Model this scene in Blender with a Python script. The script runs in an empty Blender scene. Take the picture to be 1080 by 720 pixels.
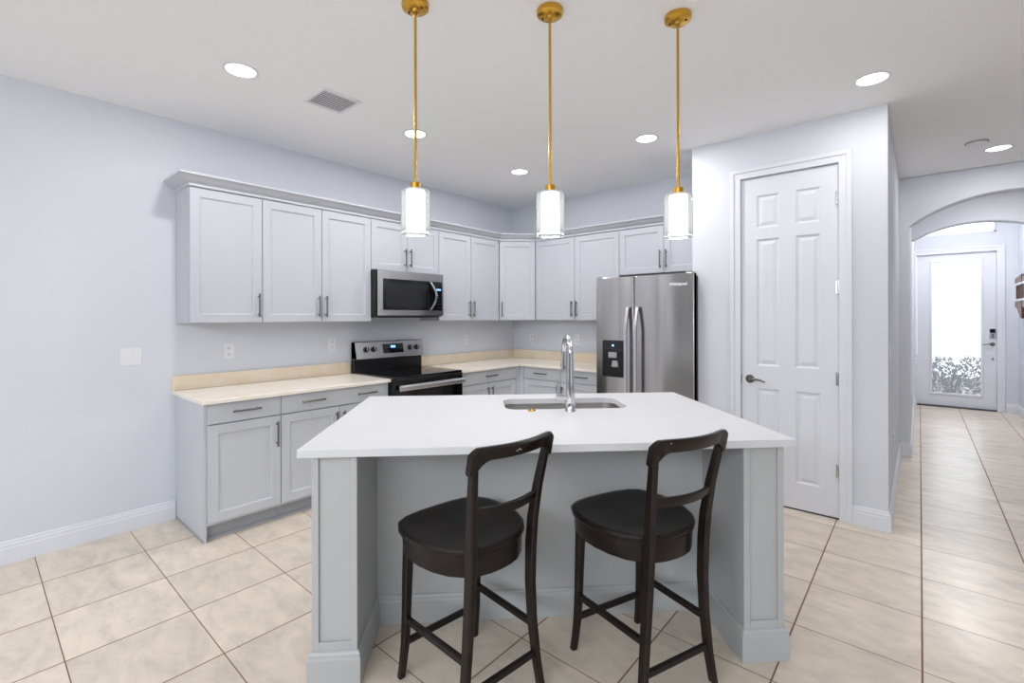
import bpy, bmesh, math, random
from mathutils import Vector, Matrix
random.seed(7)
PI = math.pi
S = bpy.context.scene
COL = S.collection

# ------------------------------------------------------------------ camera
CAM_H = 1.40
F_PX, YAW, ROLL, HORIZON = 497.7, 0.7125, -0.002, 334.32
cd = bpy.data.cameras.new('camera')
cam = bpy.data.objects.new('camera', cd); COL.objects.link(cam)
cd.sensor_fit = 'HORIZONTAL'; cd.sensor_width = 36.0
cd.lens = F_PX / 1080 * 36.0
cd.shift_y = -(360 - HORIZON) / 1080
cd.clip_start = 0.05; cd.clip_end = 200
fw = Vector((-math.sin(YAW), math.cos(YAW), 0)); rt = Vector((math.cos(YAW), math.sin(YAW), 0)); up = Vector((0, 0, 1))
r3 = rt * math.cos(ROLL) + up * math.sin(ROLL); u3 = up * math.cos(ROLL) - rt * math.sin(ROLL)
cam.matrix_world = Matrix(((r3.x, u3.x, -fw.x, 0), (r3.y, u3.y, -fw.y, 0), (r3.z, u3.z, -fw.z, CAM_H), (0, 0, 0, 1)))
S.camera = cam

# ------------------------------------------------------------------ world, light, exposure
S.view_settings.view_transform = 'Standard'
S.view_settings.look = 'None'
S.view_settings.exposure = 0.0
S.view_settings.gamma = 1.0
S.view_settings.use_curve_mapping = False
w = bpy.data.worlds.new('World'); S.world = w; w.use_nodes = True
bg = w.node_tree.nodes['Background']
bg.inputs[0].default_value = (0.90, 0.95, 1.0, 1)
bg.inputs[1].default_value = 1.0
# overcast sky, brighter on the street side (+Y) than over the back garden
_nt = w.node_tree; _tc = _nt.nodes.new('ShaderNodeTexCoord'); _sp = _nt.nodes.new('ShaderNodeSeparateXYZ'); _mr = _nt.nodes.new('ShaderNodeMapRange')
_mr.inputs[1].default_value = -0.75; _mr.inputs[2].default_value = -0.15; _mr.inputs[3].default_value = 0.25; _mr.inputs[4].default_value = 1.6
_m2 = _nt.nodes.new('ShaderNodeMapRange'); _m2.inputs[1].default_value = 0.3; _m2.inputs[2].default_value = 0.95; _m2.inputs[3].default_value = 0.0; _m2.inputs[4].default_value = 1.5
_ad = _nt.nodes.new('ShaderNodeMath'); _ad.operation = 'ADD'
_nt.links.new(_sp.outputs[1], _m2.inputs[0]); _nt.links.new(_mr.outputs[0], _ad.inputs[0]); _nt.links.new(_m2.outputs[0], _ad.inputs[1])
_nt.links.new(_tc.outputs['Generated'], _sp.inputs[0]); _nt.links.new(_sp.outputs[1], _mr.inputs[0]); _nt.links.new(_ad.outputs[0], bg.inputs[1])
CAN_W = 9.8          # watts of each recessed can
PENDANT_W, PENDANT_E = 1.0, 3.2       # emission of the frosted pendant shades

def area(name, loc, rot, sx, sy, watts, color=(1, 1, 1)):
    ld = bpy.data.lights.new(name, 'AREA'); ld.shape = 'RECTANGLE'; ld.size = sx; ld.size_y = sy
    ld.energy = watts; ld.color = color
    o = bpy.data.objects.new(name, ld); o.location = loc; o.rotation_euler = rot; COL.objects.link(o); return o
# fill light added behind camera for floor bounce, and daylight outside the front door
area('great_room_fill', (0.6, -3.4, 2.6), (math.radians(25), 0, 0), 5.5, 1.0, 220, (0.86, 0.93, 1.0))
area('porch_daylight', (0.42, 11.9, 3.9), (math.radians(-45), 0, 0), 2.2, 1.6, 110, (0.97, 0.98, 1.0))

# ------------------------------------------------------------------ materials
def lin(c):
    out = []
    for v in c:
        v = v / 255.0
        out.append(v / 12.92 if v <= 0.04045 else ((v + 0.055) / 1.055) ** 2.4)
    return (*out, 1.0)

def mat(name, rgb, rough=0.5, metal=0.0, spec=0.5, noise=0.0, nscale=20.0, bump=0.0, bscale=60.0, emit=0.0, coat=0.0):
    m = bpy.data.materials.new(name); m.use_nodes = True
    nt = m.node_tree; b = nt.nodes['Principled BSDF']
    b.inputs['Base Color'].default_value = lin(rgb)
    b.inputs['Roughness'].default_value = rough
    b.inputs['Metallic'].default_value = metal
    b.inputs['Specular IOR Level'].default_value = spec
    b.inputs['Coat Weight'].default_value = coat
    if emit:
        b.inputs['Emission Color'].default_value = lin(rgb); b.inputs['Emission Strength'].default_value = emit
    if noise or bump:
        tc = nt.nodes.new('ShaderNodeTexCoord')
        if noise:
            n = nt.nodes.new('ShaderNodeTexNoise'); n.inputs['Scale'].default_value = nscale; n.inputs['Detail'].default_value = 5
            nt.links.new(tc.outputs['Object'], n.inputs['Vector'])
            r = nt.nodes.new('ShaderNodeValToRGB')
            c = lin(rgb)
            r.color_ramp.elements[0].position = 0.3; r.color_ramp.elements[1].position = 0.7
            r.color_ramp.elements[0].color = tuple(x * (1 - noise) for x in c[:3]) + (1,)
            r.color_ramp.elements[1].color = tuple(min(1, x * (1 + noise)) for x in c[:3]) + (1,)
            nt.links.new(n.outputs['Fac'], r.inputs['Fac']); nt.links.new(r.outputs['Color'], b.inputs['Base Color'])
        if bump:
            n2 = nt.nodes.new('ShaderNodeTexNoise'); n2.inputs['Scale'].default_value = bscale; n2.inputs['Detail'].default_value = 3
            nt.links.new(tc.outputs['Object'], n2.inputs['Vector'])
            bp = nt.nodes.new('ShaderNodeBump'); bp.inputs['Strength'].default_value = bump; bp.inputs['Distance'].default_value = 0.002
            nt.links.new(n2.outputs['Fac'], bp.inputs['Height']); nt.links.new(bp.outputs['Normal'], b.inputs['Normal'])
    return m

M = {}
M['wall'] = mat('wall_paint', (221, 224, 232), 0.7, spec=0.25, bump=0.15, bscale=140)
M['ceiling'] = mat('ceiling_paint', (251, 252, 254), 0.9, spec=0.1, bump=0.3, bscale=90)
M['trim'] = mat('trim_white_paint', (229, 231, 238), 0.35, spec=0.4)
M['door_paint'] = mat('door_white_paint', (229, 231, 238), 0.4, spec=0.4)
M['cab'] = mat('cabinet_grey_paint', (197, 200, 208), 0.38, spec=0.45)
M['cab_base'] = mat('base_cabinet_grey_paint', (204, 207, 213), 0.38, spec=0.45)
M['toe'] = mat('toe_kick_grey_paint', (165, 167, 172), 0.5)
M['island'] = mat('island_grey_paint', (189, 191, 192), 0.4, spec=0.45)
M['nickel'] = mat('dark_nickel', (120, 116, 112), 0.32, metal=1.0)
M['chrome'] = mat('polished_chrome', (215, 215, 218), 0.08, metal=1.0)
M['gold'] = mat('brushed_brass', (212, 166, 68), 0.25, metal=1.0, noise=0.06, nscale=40)
M['gold_dark'] = mat('dark_brass', (120, 84, 25), 0.4, metal=1.0)
M['quartz'] = mat('white_quartz', (222, 222, 226), 0.42, spec=0.5, noise=0.012, nscale=9)
M['black_gloss'] = mat('black_glass', (9, 9, 10), 0.06, spec=0.6)
M['black'] = mat('black_enamel', (16, 16, 17), 0.3)
M['black_plastic'] = mat('black_plastic', (22, 22, 23), 0.45)
M['window_glass'] = mat('microwave_window_glass', (30, 31, 33), 0.12, spec=0.6)
M['plastic'] = mat('white_plastic', (236, 236, 240), 0.35)
M['dark_slot'] = mat('dark_slot', (70, 70, 74), 0.6)
M['steel_dark'] = mat('fridge_side_grey', (78, 78, 82), 0.4, metal=0.6)
M['grey_plastic'] = mat('grey_plastic', (170, 170, 172), 0.4)
M['espresso'] = mat('espresso_wood', (31, 24, 21), 0.33, spec=0.30, noise=0.35, nscale=14)
M['chip'] = mat('bare_wood_chip', (205, 190, 175), 0.7)
M['lens'] = mat('lit_diffuser', (255, 253, 248), 0.5, emit=5.0)
M['blue_led'] = mat('blue_led_digits', (120, 175, 255), 0.5, emit=3.0)
M['brown_wood'] = mat('brown_stained_wood', (92, 54, 34), 0.4, noise=0.3, nscale=10)
M['leaf'] = mat('shrub_leaf', (38, 52, 38), 0.5, noise=0.4, nscale=6)
M['stem'] = mat('shrub_stem', (70, 55, 42), 0.7)
M['concrete'] = mat('porch_concrete', (190, 186, 180), 0.8, noise=0.08, nscale=5)
M['grille_dark'] = mat('duct_dark', (70, 71, 76), 0.7)
M['badge'] = mat('badge_white', (250, 250, 252), 0.4)

def steel(name, rgb, rough, along):
    # brushed sheet: anisotropic along the brushing direction
    m = mat(name, rgb, rough, metal=1.0); nt = m.node_tree; b = nt.nodes['Principled BSDF']
    b.inputs['Anisotropic'].default_value = 0.85
    b.inputs['Anisotropic Rotation'].default_value = 0.25
    c = nt.nodes.new('ShaderNodeCombineXYZ')
    for k in range(3): c.inputs[k].default_value = along[k]
    nt.links.new(c.outputs[0], b.inputs['Tangent'])
    tc = nt.nodes.new('ShaderNodeTexCoord'); mp = nt.nodes.new('ShaderNodeMapping')
    mp.inputs['Scale'].default_value = (1.3, 1.3, 160)
    n = nt.nodes.new('ShaderNodeTexNoise'); n.inputs['Scale'].default_value = 1.0; n.inputs['Detail'].default_value = 3
    nt.links.new(tc.outputs['Object'], mp.inputs['Vector']); nt.links.new(mp.outputs['Vector'], n.inputs['Vector'])
    r = nt.nodes.new('ShaderNodeMapRange'); r.inputs[3].default_value = rough - 0.05; r.inputs[4].default_value = rough + 0.05
    nt.links.new(n.outputs['Fac'], r.inputs[0]); nt.links.new(r.outputs[0], b.inputs['Roughness'])
    return m
M['steel'] = steel('brushed_stainless', (190, 188, 188), 0.20, (1, 0, 0))
M['steel_h'] = steel('brushed_stainless_horizontal', (196, 194, 194), 0.22, (0, 1, 0))
M['steel_sink'] = mat('sink_stainless', (196, 193, 190), 0.32, metal=1.0)
M['steel_bright'] = mat('bright_stainless', (214, 214, 217), 0.22, metal=1.0)

def cream(name, c0, c1, rough):
    m = mat(name, c1, rough); nt = m.node_tree; b = nt.nodes['Principled BSDF']
    tc = nt.nodes.new('ShaderNodeTexCoord')
    n = nt.nodes.new('ShaderNodeTexNoise'); n.inputs['Scale'].default_value = 7; n.inputs['Detail'].default_value = 8; n.inputs['Distortion'].default_value = 0.7
    r = nt.nodes.new('ShaderNodeValToRGB')
    r.color_ramp.elements[0].position = 0.3; r.color_ramp.elements[0].color = lin(c0)
    r.color_ramp.elements[1].position = 0.62; r.color_ramp.elements[1].color = lin(c1)
    nt.links.new(tc.outputs['Object'], n.inputs['Vector']); nt.links.new(n.outputs['Fac'], r.inputs['Fac']); nt.links.new(r.outputs['Color'], b.inputs['Base Color'])
    return m
M['cream'] = cream('cream_marble', (240, 219, 190), (244, 230, 210), 0.25)
M['cream_sheen'] = cream('cream_marble_sheen', (245, 235, 220), (248, 242, 234), 0.2)  # same marble, gloss sheen put into a paler base colour

def tile_floor():
    T, X0, Y0 = 0.4407, 0.006, 0.2625
    m = mat('beige_stone_tile', (222, 209, 196), 0.3, spec=0.4); nt = m.node_tree; b = nt.nodes['Principled BSDF']; L = nt.links.new
    def math_(op, a, bb=None):
        n = nt.nodes.new('ShaderNodeMath'); n.operation = op
        for i, v in enumerate((a, bb)):
            if v is None: continue
            if isinstance(v, (int, float)): n.inputs[i].default_value = v
            else: L(v, n.inputs[i])
        return n.outputs[0]
    tc = nt.nodes.new('ShaderNodeTexCoord'); sp = nt.nodes.new('ShaderNodeSeparateXYZ'); L(tc.outputs['Object'], sp.inputs[0])
    def axis(o, off):
        q = math_('DIVIDE', math_('SUBTRACT', o, off), T)
        fl = math_('FLOOR', q); fr = math_('SUBTRACT', q, fl)
        d = math_('SUBTRACT', 0.5, math_('ABSOLUTE', math_('SUBTRACT', fr, 0.5)))   # distance to nearest joint in tiles
        return fl, d
    fx, dx = axis(sp.outputs[0], X0); fy, dy = axis(sp.outputs[1], Y0)
    gx = math_('LESS_THAN', dx, 0.0075); gy = math_('LESS_THAN', dy, 0.0048)
    g = math_('MAXIMUM', gx, gy)
    cmb = nt.nodes.new('ShaderNodeCombineXYZ'); L(fx, cmb.inputs[0]); L(fy, cmb.inputs[1])
    wn = nt.nodes.new('ShaderNodeTexWhiteNoise'); wn.noise_dimensions = '3D'; L(cmb.outputs[0], wn.inputs['Vector'])
    add = nt.nodes.new('ShaderNodeVectorMath'); add.operation = 'MULTIPLY_ADD'
    L(cmb.outputs[0], add.inputs[0]); add.inputs[1].default_value = (3.71, 5.13, 0); L(tc.outputs['Object'], add.inputs[2])
    mp = nt.nodes.new('ShaderNodeMapping'); mp.inputs['Scale'].default_value = (5.0, 10.0, 5); mp.inputs['Rotation'].default_value = (0, 0, 0.5); L(add.outputs[0], mp.inputs[0])
    n = nt.nodes.new('ShaderNodeTexNoise'); n.inputs['Scale'].default_value = 1.0; n.inputs['Detail'].default_value = 7; n.inputs['Roughness'].default_value = 0.68; n.inputs['Distortion'].default_value = 0.4
    L(mp.outputs[0], n.inputs['Vector'])
    r = nt.nodes.new('ShaderNodeValToRGB'); cr = r.color_ramp
    cr.elements[0].position = 0.28; cr.elements[0].color = lin((211, 199, 187))
    cr.elements[1].position = 0.72; cr.elements[1].color = lin((246, 231, 212))
    e = cr.elements.new(0.5); e.color = lin((232, 218, 202))
    L(n.outputs['Fac'], r.inputs['Fac'])
    tint = nt.nodes.new('ShaderNodeMixRGB'); tint.blend_type = 'MULTIPLY'; tint.inputs[0].default_value = 0.10
    L(r.outputs['Color'], tint.inputs[1]); L(wn.outputs['Value'], tint.inputs[2])
    mix = nt.nodes.new('ShaderNodeMixRGB'); L(g, mix.inputs[0]); L(tint.outputs[0], mix.inputs[1]); mix.inputs[2].default_value = lin((134, 104, 80))
    L(mix.outputs[0], b.inputs['Base Color'])
    rr = nt.nodes.new('ShaderNodeMapRange'); rr.inputs[3].default_value = 0.26; rr.inputs[4].default_value = 0.8; L(g, rr.inputs[0]); L(rr.outputs[0], b.inputs['Roughness'])
    bp = nt.nodes.new('ShaderNodeBump'); bp.inputs['Strength'].default_value = 0.5; bp.inputs['Distance'].default_value = 0.002
    L(math_('SUBTRACT', math_('MULTIPLY', n.outputs['Fac'], 0.35), g), bp.inputs['Height']); L(bp.outputs['Normal'], b.inputs['Normal'])
    return m
M['tile'] = tile_floor()

def clear_glass(name, tintc=(1, 1, 1), haze=0.0, hazec=(240, 242, 245), emitless=True):
    m = bpy.data.materials.new(name); m.use_nodes = True; nt = m.node_tree
    nt.nodes.remove(nt.nodes['Principled BSDF']); out = nt.nodes['Material Output']
    tr = nt.nodes.new('ShaderNodeBsdfTransparent'); tr.inputs[0].default_value = (*tintc, 1)
    gl = nt.nodes.new('ShaderNodeBsdfGlossy'); gl.inputs['Roughness'].default_value = 0.03
    fr = nt.nodes.new('ShaderNodeFresnel'); fr.inputs[0].default_value = 1.45
    mx = nt.nodes.new('ShaderNodeMixShader')
    nt.links.new(fr.outputs[0], mx.inputs[0]); nt.links.new(tr.outputs[0], mx.inputs[1]); nt.links.new(gl.outputs[0], mx.inputs[2])
    last = mx
    if haze:
        tl = nt.nodes.new('ShaderNodeBsdfTranslucent'); tl.inputs[0].default_value = lin(hazec)
        m2 = nt.nodes.new('ShaderNodeMixShader'); m2.inputs[0].default_value = haze
        nt.links.new(last.outputs[0], m2.inputs[1]); nt.links.new(tl.outputs[0], m2.inputs[2]); last = m2
    nt.links.new(last.outputs[0], out.inputs[0]); return m
M['glass'] = clear_glass('clear_glass', (0.95, 0.96, 0.97), haze=0.12)
M['glass_clean'] = clear_glass('window_pane_glass', (0.97, 0.98, 0.98))
M['frosted'] = clear_glass('textured_door_glass', (0.93, 0.95, 0.97), haze=0.13)
M['shade'] = mat('frosted_white_shade', (255, 254, 250), 0.5, emit=PENDANT_E)

# ------------------------------------------------------------------ mesh helpers
class MB:
    def __init__(s): s.bm = bmesh.new()
    def box(s, x0, y0, z0, x1, y1, z1):
        v = [s.bm.verts.new(p) for p in ((x0, y0, z0), (x1, y0, z0), (x1, y1, z0), (x0, y1, z0), (x0, y0, z1), (x1, y0, z1), (x1, y1, z1), (x0, y1, z1))]
        for f in ((0, 3, 2, 1), (4, 5, 6, 7), (0, 1, 5, 4), (1, 2, 6, 5), (2, 3, 7, 6), (3, 0, 4, 7)): s.bm.faces.new([v[i] for i in f])
        return s
    def loft(s, rings, cap=True, closed=False):
        vs = [[s.bm.verts.new(p) for p in r] for r in rings]
        n = len(vs[0])
        pairs = list(zip(vs, vs[1:])) + ([(vs[-1], vs[0])] if closed else [])
        for a, b in pairs:
            for i in range(n): s.bm.faces.new((a[i], a[(i + 1) % n], b[(i + 1) % n], b[i]))
        if cap and not closed:
            s.bm.faces.new(vs[0][::-1]); s.bm.faces.new(vs[-1])
        return s
    def prism(s, poly, axis, lo, hi):
        f = {'z': lambda p, t: (p[0], p[1], t), 'y': lambda p, t: (p[0], t, p[1]), 'x': lambda p, t: (t, p[0], p[1])}[axis]
        return s.loft([[f(p, lo) for p in poly], [f(p, hi) for p in poly]])
    def cyl(s, p0, p1, r0, r1=None, n=20):
        return s.tube([p0, p1], [r0, r0 if r1 is None else r1], n)
    def tube(s, path, rad, n=14):
        path = [Vector(p) for p in path]
        if not isinstance(rad, (list, tuple)): rad = [rad] * len(path)
        rings = []; ref = None
        for i, p in enumerate(path):
            t = (path[min(i + 1, len(path) - 1)] - path[max(i - 1, 0)]).normalized()
            if ref is None: ref = Vector((1, 0, 0)) if abs(t.x) < 0.9 else Vector((0, 1, 0))
            a = (ref - t * ref.dot(t)).normalized(); b = t.cross(a); ref = a
            rings.append([p + (a * math.cos(2 * PI * k / n) + b * math.sin(2 * PI * k / n)) * rad[i] for k in range(n)])
        return s.loft(rings)
    def limb(s, path, sizes):
        """square-section tapering member along a mostly vertical path; sizes = (x half, y half)"""
        rings = []
        for p, (a, b) in zip(path, sizes):
            c = min(a, b) * 0.35
            rings.append([(p[0] + dx, p[1] + dy, p[2]) for dx, dy in ((-a + c, -b), (a - c, -b), (a, -b + c), (a, b - c), (a - c, b), (-a + c, b), (-a, b - c), (-a, -b + c))])
        return s.loft(rings)
    def bar(s, p0, p1, hw, hh):
        p0, p1 = Vector(p0), Vector(p1); t = (p1 - p0).normalized(); up_ = Vector((0, 0, 1)); side = t.cross(up_).normalized(); u_ = side.cross(t)
        c = 0.35 * min(hw, hh); sec = ((-hw + c, -hh), (hw - c, -hh), (hw, -hh + c), (hw, hh - c), (hw - c, hh), (-hw + c, hh), (-hw, hh - c), (-hw, -hh + c))
        return s.loft([[p + side * a + u_ * b for a, b in sec] for p in (p0, p1)])
    def lathe(s, prof, c=(0, 0, 0), n=32, closed=False):
        rings = [[(c[0] + r * math.cos(2 * PI * k / n), c[1] + r * math.sin(2 * PI * k / n), c[2] + z) for k in range(n)] for r, z in prof]
        return s.loft(rings, cap=not closed, closed=closed)
    def sweep(s, path, prof):
        """path: xy points; prof: (outward offset, z), outward = right hand side of travel; mitred"""
        path = [Vector(p) for p in path]; rings = []
        for i, p in enumerate(path):
            def nrm(a, b): d = (b - a).normalized(); return Vector((d.y, -d.x))
            if i == 0: m = nrm(path[0], path[1]); k = 1
            elif i == len(path) - 1: m = nrm(path[-2], path[-1]); k = 1
            else:
                n0, n1 = nrm(path[i - 1], p), nrm(p, path[i + 1]); m = (n0 + n1).normalized(); k = 1 / m.dot(n0)
            rings.append([(p.x + m.x * o * k, p.y + m.y * o * k, z) for o, z in prof])
        return s.loft(rings)
    def build(s, name, m, parent=None, bevel=0.0, smooth=False, seg=2, loc=None, rotz=0.0):
        bmesh.ops.recalc_face_normals(s.bm, faces=s.bm.faces)
        me = bpy.data.meshes.new(name); s.bm.to_mesh(me); s.bm.free()
        me.materials.append(M[m] if isinstance(m, str) else m)
        o = bpy.data.objects.new(name, me); COL.objects.link(o)
        if parent: o.parent = parent
        if loc: o.location = loc
        o.rotation_euler.z = rotz
        if smooth:
            for p in me.polygons: p.use_smooth = True
            me.set_sharp_from_angle(angle=math.radians(40))
        if bevel:
            b = o.modifiers.new('bevel', 'BEVEL'); b.width = bevel; b.segments = seg; b.limit_method = 'ANGLE'; b.angle_limit = math.radians(50)
            b.harden_normals = False
        return o

def tag(o, label, cat, group=None):
    o['label'] = label; o['category'] = cat
    if group: o['group'] = group
    return o
def thing(name, label, cat, loc=(0, 0, 0), rotz=0.0, group=None):
    o = bpy.data.objects.new(name, None); COL.objects.link(o); o.location = loc; o.rotation_euler.z = rotz
    o.empty_display_size = 0.1
    return tag(o, label, cat, group)
def struct(o, label=None, cat=None):
    o['kind'] = 'structure'
    if label: o['label'] = label
    if cat: o['category'] = cat
    return o
def rrect(x0, y0, x1, y1, r, n=6):
    pts = []
    for cx, cy, a0 in ((x1 - r, y0 + r, -90), (x1 - r, y1 - r, 0), (x0 + r, y1 - r, 90), (x0 + r, y0 + r, 180)):
        for k in range(n + 1):
            a = math.radians(a0 + 90 * k / n); pts.append((cx + r * math.cos(a), cy + r * math.sin(a)))
    return pts

# ------------------------------------------------------------------ measurements of the room
A, H = -3.942, 2.784             # left wall, ceiling
YP, YB = 3.914, 4.597            # pantry front wall, kitchen back wall
XPL, XH = -1.306, -0.155         # pantry wall left face, hall wall
YA, YF = 6.155, 9.87             # first arch, front wall
R0 = -3.6                        # open end of the great room
XR = 4.4

# ------------------------------------------------------------------ structure
struct(MB().box(A - 0.15, R0, -0.12, XR + .15, YF + 0.16, 0).build('floor', 'tile'), 'beige square stone tile floor with brown grout lines', 'floor')
struct(MB().box(A - 0.15, R0, H, XR + .15, 7.55, H + 0.12).build('ceiling', 'ceiling'), 'flat white ceiling of the kitchen', 'ceiling')
struct(MB().box(-0.25, 7.55, 3.06, 1.25, YF + 0.16, 3.18).build('ceiling_foyer', 'ceiling'), 'higher white ceiling over the front door', 'ceiling')
LW = ((-1.20, -0.72), (-2.45, -1.97)); WZ0, WZ1 = 0.25, 2.30      # two windows added unseen left of the camera for fridge reflections
W = MB(); W.box(A - 0.15, LW[0][1], 0, A, YB + 0.15, H); W.box(A - 0.15, LW[1][1], 0, A, LW[0][0], H); W.box(A - 0.15, R0, 0, A, LW[1][0], H)
for a_, b_ in LW: W.box(A - 0.15, a_, 0, A, b_, WZ0); W.box(A - 0.15, a_, WZ1, A, b_, H)
struct(W.build('wall_left', 'wall'), 'long pale blue white wall on the left', 'wall')
struct(MB().box(A, YB, 0, XPL - 0.11, YB + 0.15, H).build('wall_back', 'wall'), 'pale wall behind the refrigerator', 'wall')
struct(MB().box(XR, R0, 0, XR + 0.15, YA + 1.4, H).build('wall_right', 'wall'), 'far right wall of the great room', 'wall')
# pantry front wall with the door opening
DX0, DX1, DZ = -1.045, -0.419, 2.456
W = MB(); 
W.prism([(XPL, 0), (DX0, 0), (DX0, DZ), (DX1, DZ), (DX1, 0), (XH, 0), (XH, H), (XPL, H)], 'y', YP, YP + 0.12)
struct(W.build('wall_pantry', 'wall'), 'white pantry wall around the tall six panel door', 'wall')
struct(MB().box(XPL - 0.11, YP, 0, XPL, YB + 0.8, H).build('wall_alcove', 'wall'), 'end wall beside the refrigerator', 'wall')
struct(MB().box(XPL, YB + 0.68, 0, XH - 0.12, YB + 0.8, H).build('wall_closet', 'wall'), 'back wall inside the pantry closet', 'wall')
struct(MB().box(XH - 0.12, YP + 0.12, 0, XH, YA, H).build('wall_hall', 'wall', bevel=0.008, seg=3), 'narrow hall wall with a light switch', 'wall')

def arch_wall(name, x0, ax0, ax1, x1, spring, apex, y0, y1, top, label):
    cx = (ax0 + ax1) / 2; hs = (ax1 - ax0) / 2; rise = apex - spring; R = (hs * hs + rise * rise) / (2 * rise); cz = apex - R
    a0 = math.asin(hs / R); n = 40
    arc = [(cx + R * math.sin(-a0 + 2 * a0 * k / n), cz + R * math.cos(-a0 + 2 * a0 * k / n)) for k in range(n + 1)]
    poly = [(x0, 0), (ax0, 0)] + arc + [(ax1, 0), (x1, 0), (x1, top), (x0, top)]
    return struct(MB().prism(poly, 'y', y0, y1).build(name, 'wall', bevel=0.012, seg=3), label, 'wall')
arch_wall('wall_arch', XH - 0.12, -0.075, 1.32, XR, 2.295, 2.542, YA, YA + 0.16, H, 'hall wall with a broad shallow arch')
arch_wall('wall_foyer_arch', -0.25, -0.07, 1.055, XR, 2.30, 2.46, 7.40, 7.55, 3.06, 'second arched wall in front of the foyer')
struct(MB().box(-0.25, YA + 0.16, 0, -0.072, 7.40, H).build('wall_hall_left', 'wall'), 'hall wall between the two arches', 'wall')
struct(MB().box(-0.25, 7.55, 0, -0.072, YF, 3.06).build('wall_foyer_left', 'wall'), 'left wall of the foyer', 'wall')
struct(MB().box(1.075, 7.55, 0, 1.25, YF, 3.06).build('wall_foyer_right', 'wall'), 'right wall of the foyer', 'wall')
# front wall with door and transom openings
FX0, FX1, FZ = -0.035, 0.855, 2.36
W = MB()
W.box(-0.25, YF, 0, FX0, YF + 0.16, 3.06); W.box(FX1, YF, 0, 1.25, YF + 0.16, 3.06)
W.box(FX0, YF, FZ, FX1, YF + 0.16, 2.645); W.box(FX0, YF, 2.96, FX1, YF + 0.16, 3.06)
struct(W.build('wall_front', 'wall'), 'front wall around the glazed entrance door', 'wall')
W = MB(); W.prism([(FX0, 2.645), (FX1, 2.645), (FX1, 2.96), (FX0, 2.96)], 'y', YF + 0.06, YF + 0.07)
win = struct(W.build('window_1', 'frosted'), 'bright narrow transom window above the front door', 'window')
W = MB()
for b in ((FX0, 2.645, FX0 + 0.025, 2.96), (FX1 - 0.025, 2.645, FX1, 2.96), (FX0, 2.645, FX1, 2.67), (FX0, 2.935, FX1, 2.96)): W.box(b[0], YF + 0.05, b[1], b[2], YF + 0.09, b[3])
W.build('window_frame', 'trim', win)

for k, (a_, b_) in enumerate(LW):
    g_ = struct(MB().box(A - 0.09, a_ + 0.03, WZ0 + 0.03, A - 0.084, b_ - 0.03, WZ1 - 0.03).build('window_%d' % (k + 2), 'glass_clean'), 'tall narrow window added beside the camera for fridge reflections' if k == 0 else 'tall narrow window added behind the camera for fridge reflections', 'window')
    W = MB()
    for (p, q, z0, z1) in ((a_, a_ + .035, WZ0, WZ1), (b_ - .035, b_, WZ0, WZ1), (a_, b_, WZ0, WZ0 + .035), (a_, b_, WZ1 - .035, WZ1)): W.box(A - 0.11, p, z0, A - 0.06, q, z1)
    W.build('window_frame', 'trim', g_)
# baseboards
BBP = [(0, 0), (0.016, 0), (0.016, 0.088), (0.013, 0.094), (0.013, 0.108), (0.009, 0.116), (0.009, 0.124), (0.004, 0.132), (0, 0.132)]
def baseboard(name, path, label):
    return struct(MB().sweep(path, BBP).build(name, 'trim', bevel=0.0015, seg=1), label, 'baseboard')
baseboard('baseboard_left', [(A, R0), (A, 0.957)], 'white baseboard along the left wall')
baseboard('baseboard_pantry', [(DX1 + 0.075, YP), (XH, YP), (XH, YA), (-0.075, YA), (-0.075, YA + 0.16)], 'white baseboard turning the pantry corner')
baseboard('baseboard_foyer', [(-0.072, YA + 0.165), (-0.072, YF)], 'white baseboard on the foyer left wall')
baseboard('baseboard_front', [(FX1 + 0.09, YF), (1.075, YF), (1.075, 7.57)], 'white baseboard right of the front door')

# casings
def casing(name, x0, x1, z1, y, wd, label):
    P = MB(); t = 0.018
    P.prism([(x0 - wd, 0), (x0, 0), (x0, z1), (x1, z1), (x1, 0), (x1 + wd, 0), (x1 + wd, z1 + wd), (x0 - wd, z1 + wd)], 'y', y - t * 0.6, y)
    P.prism([(x0 - wd, 0), (x0 - wd + .03, 0), (x0 - wd + .03, z1 + wd - .03), (x1 + wd - .03, z1 + wd - .03), (x1 + wd - .03, 0), (x1 + wd, 0), (x1 + wd, z1 + wd), (x0 - wd, z1 + wd)], 'y', y - t, y - t * 0.6)
    return struct(P.build(name, 'trim', bevel=0.003), label, 'trim')
casing('trim_1', DX0, DX1, DZ, YP, 0.075, 'white casing around the pantry door')
casing('trim_2', FX0 + 0.0, FX1, FZ, YF, 0.085, 'white casing around the front door')
struct(MB().box(FX0, YF - 0.02, 0, FX1, YF + 0.16, 0.018).build('trim_3', 'grille_dark'), 'dark threshold under the front door', 'threshold')

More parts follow.
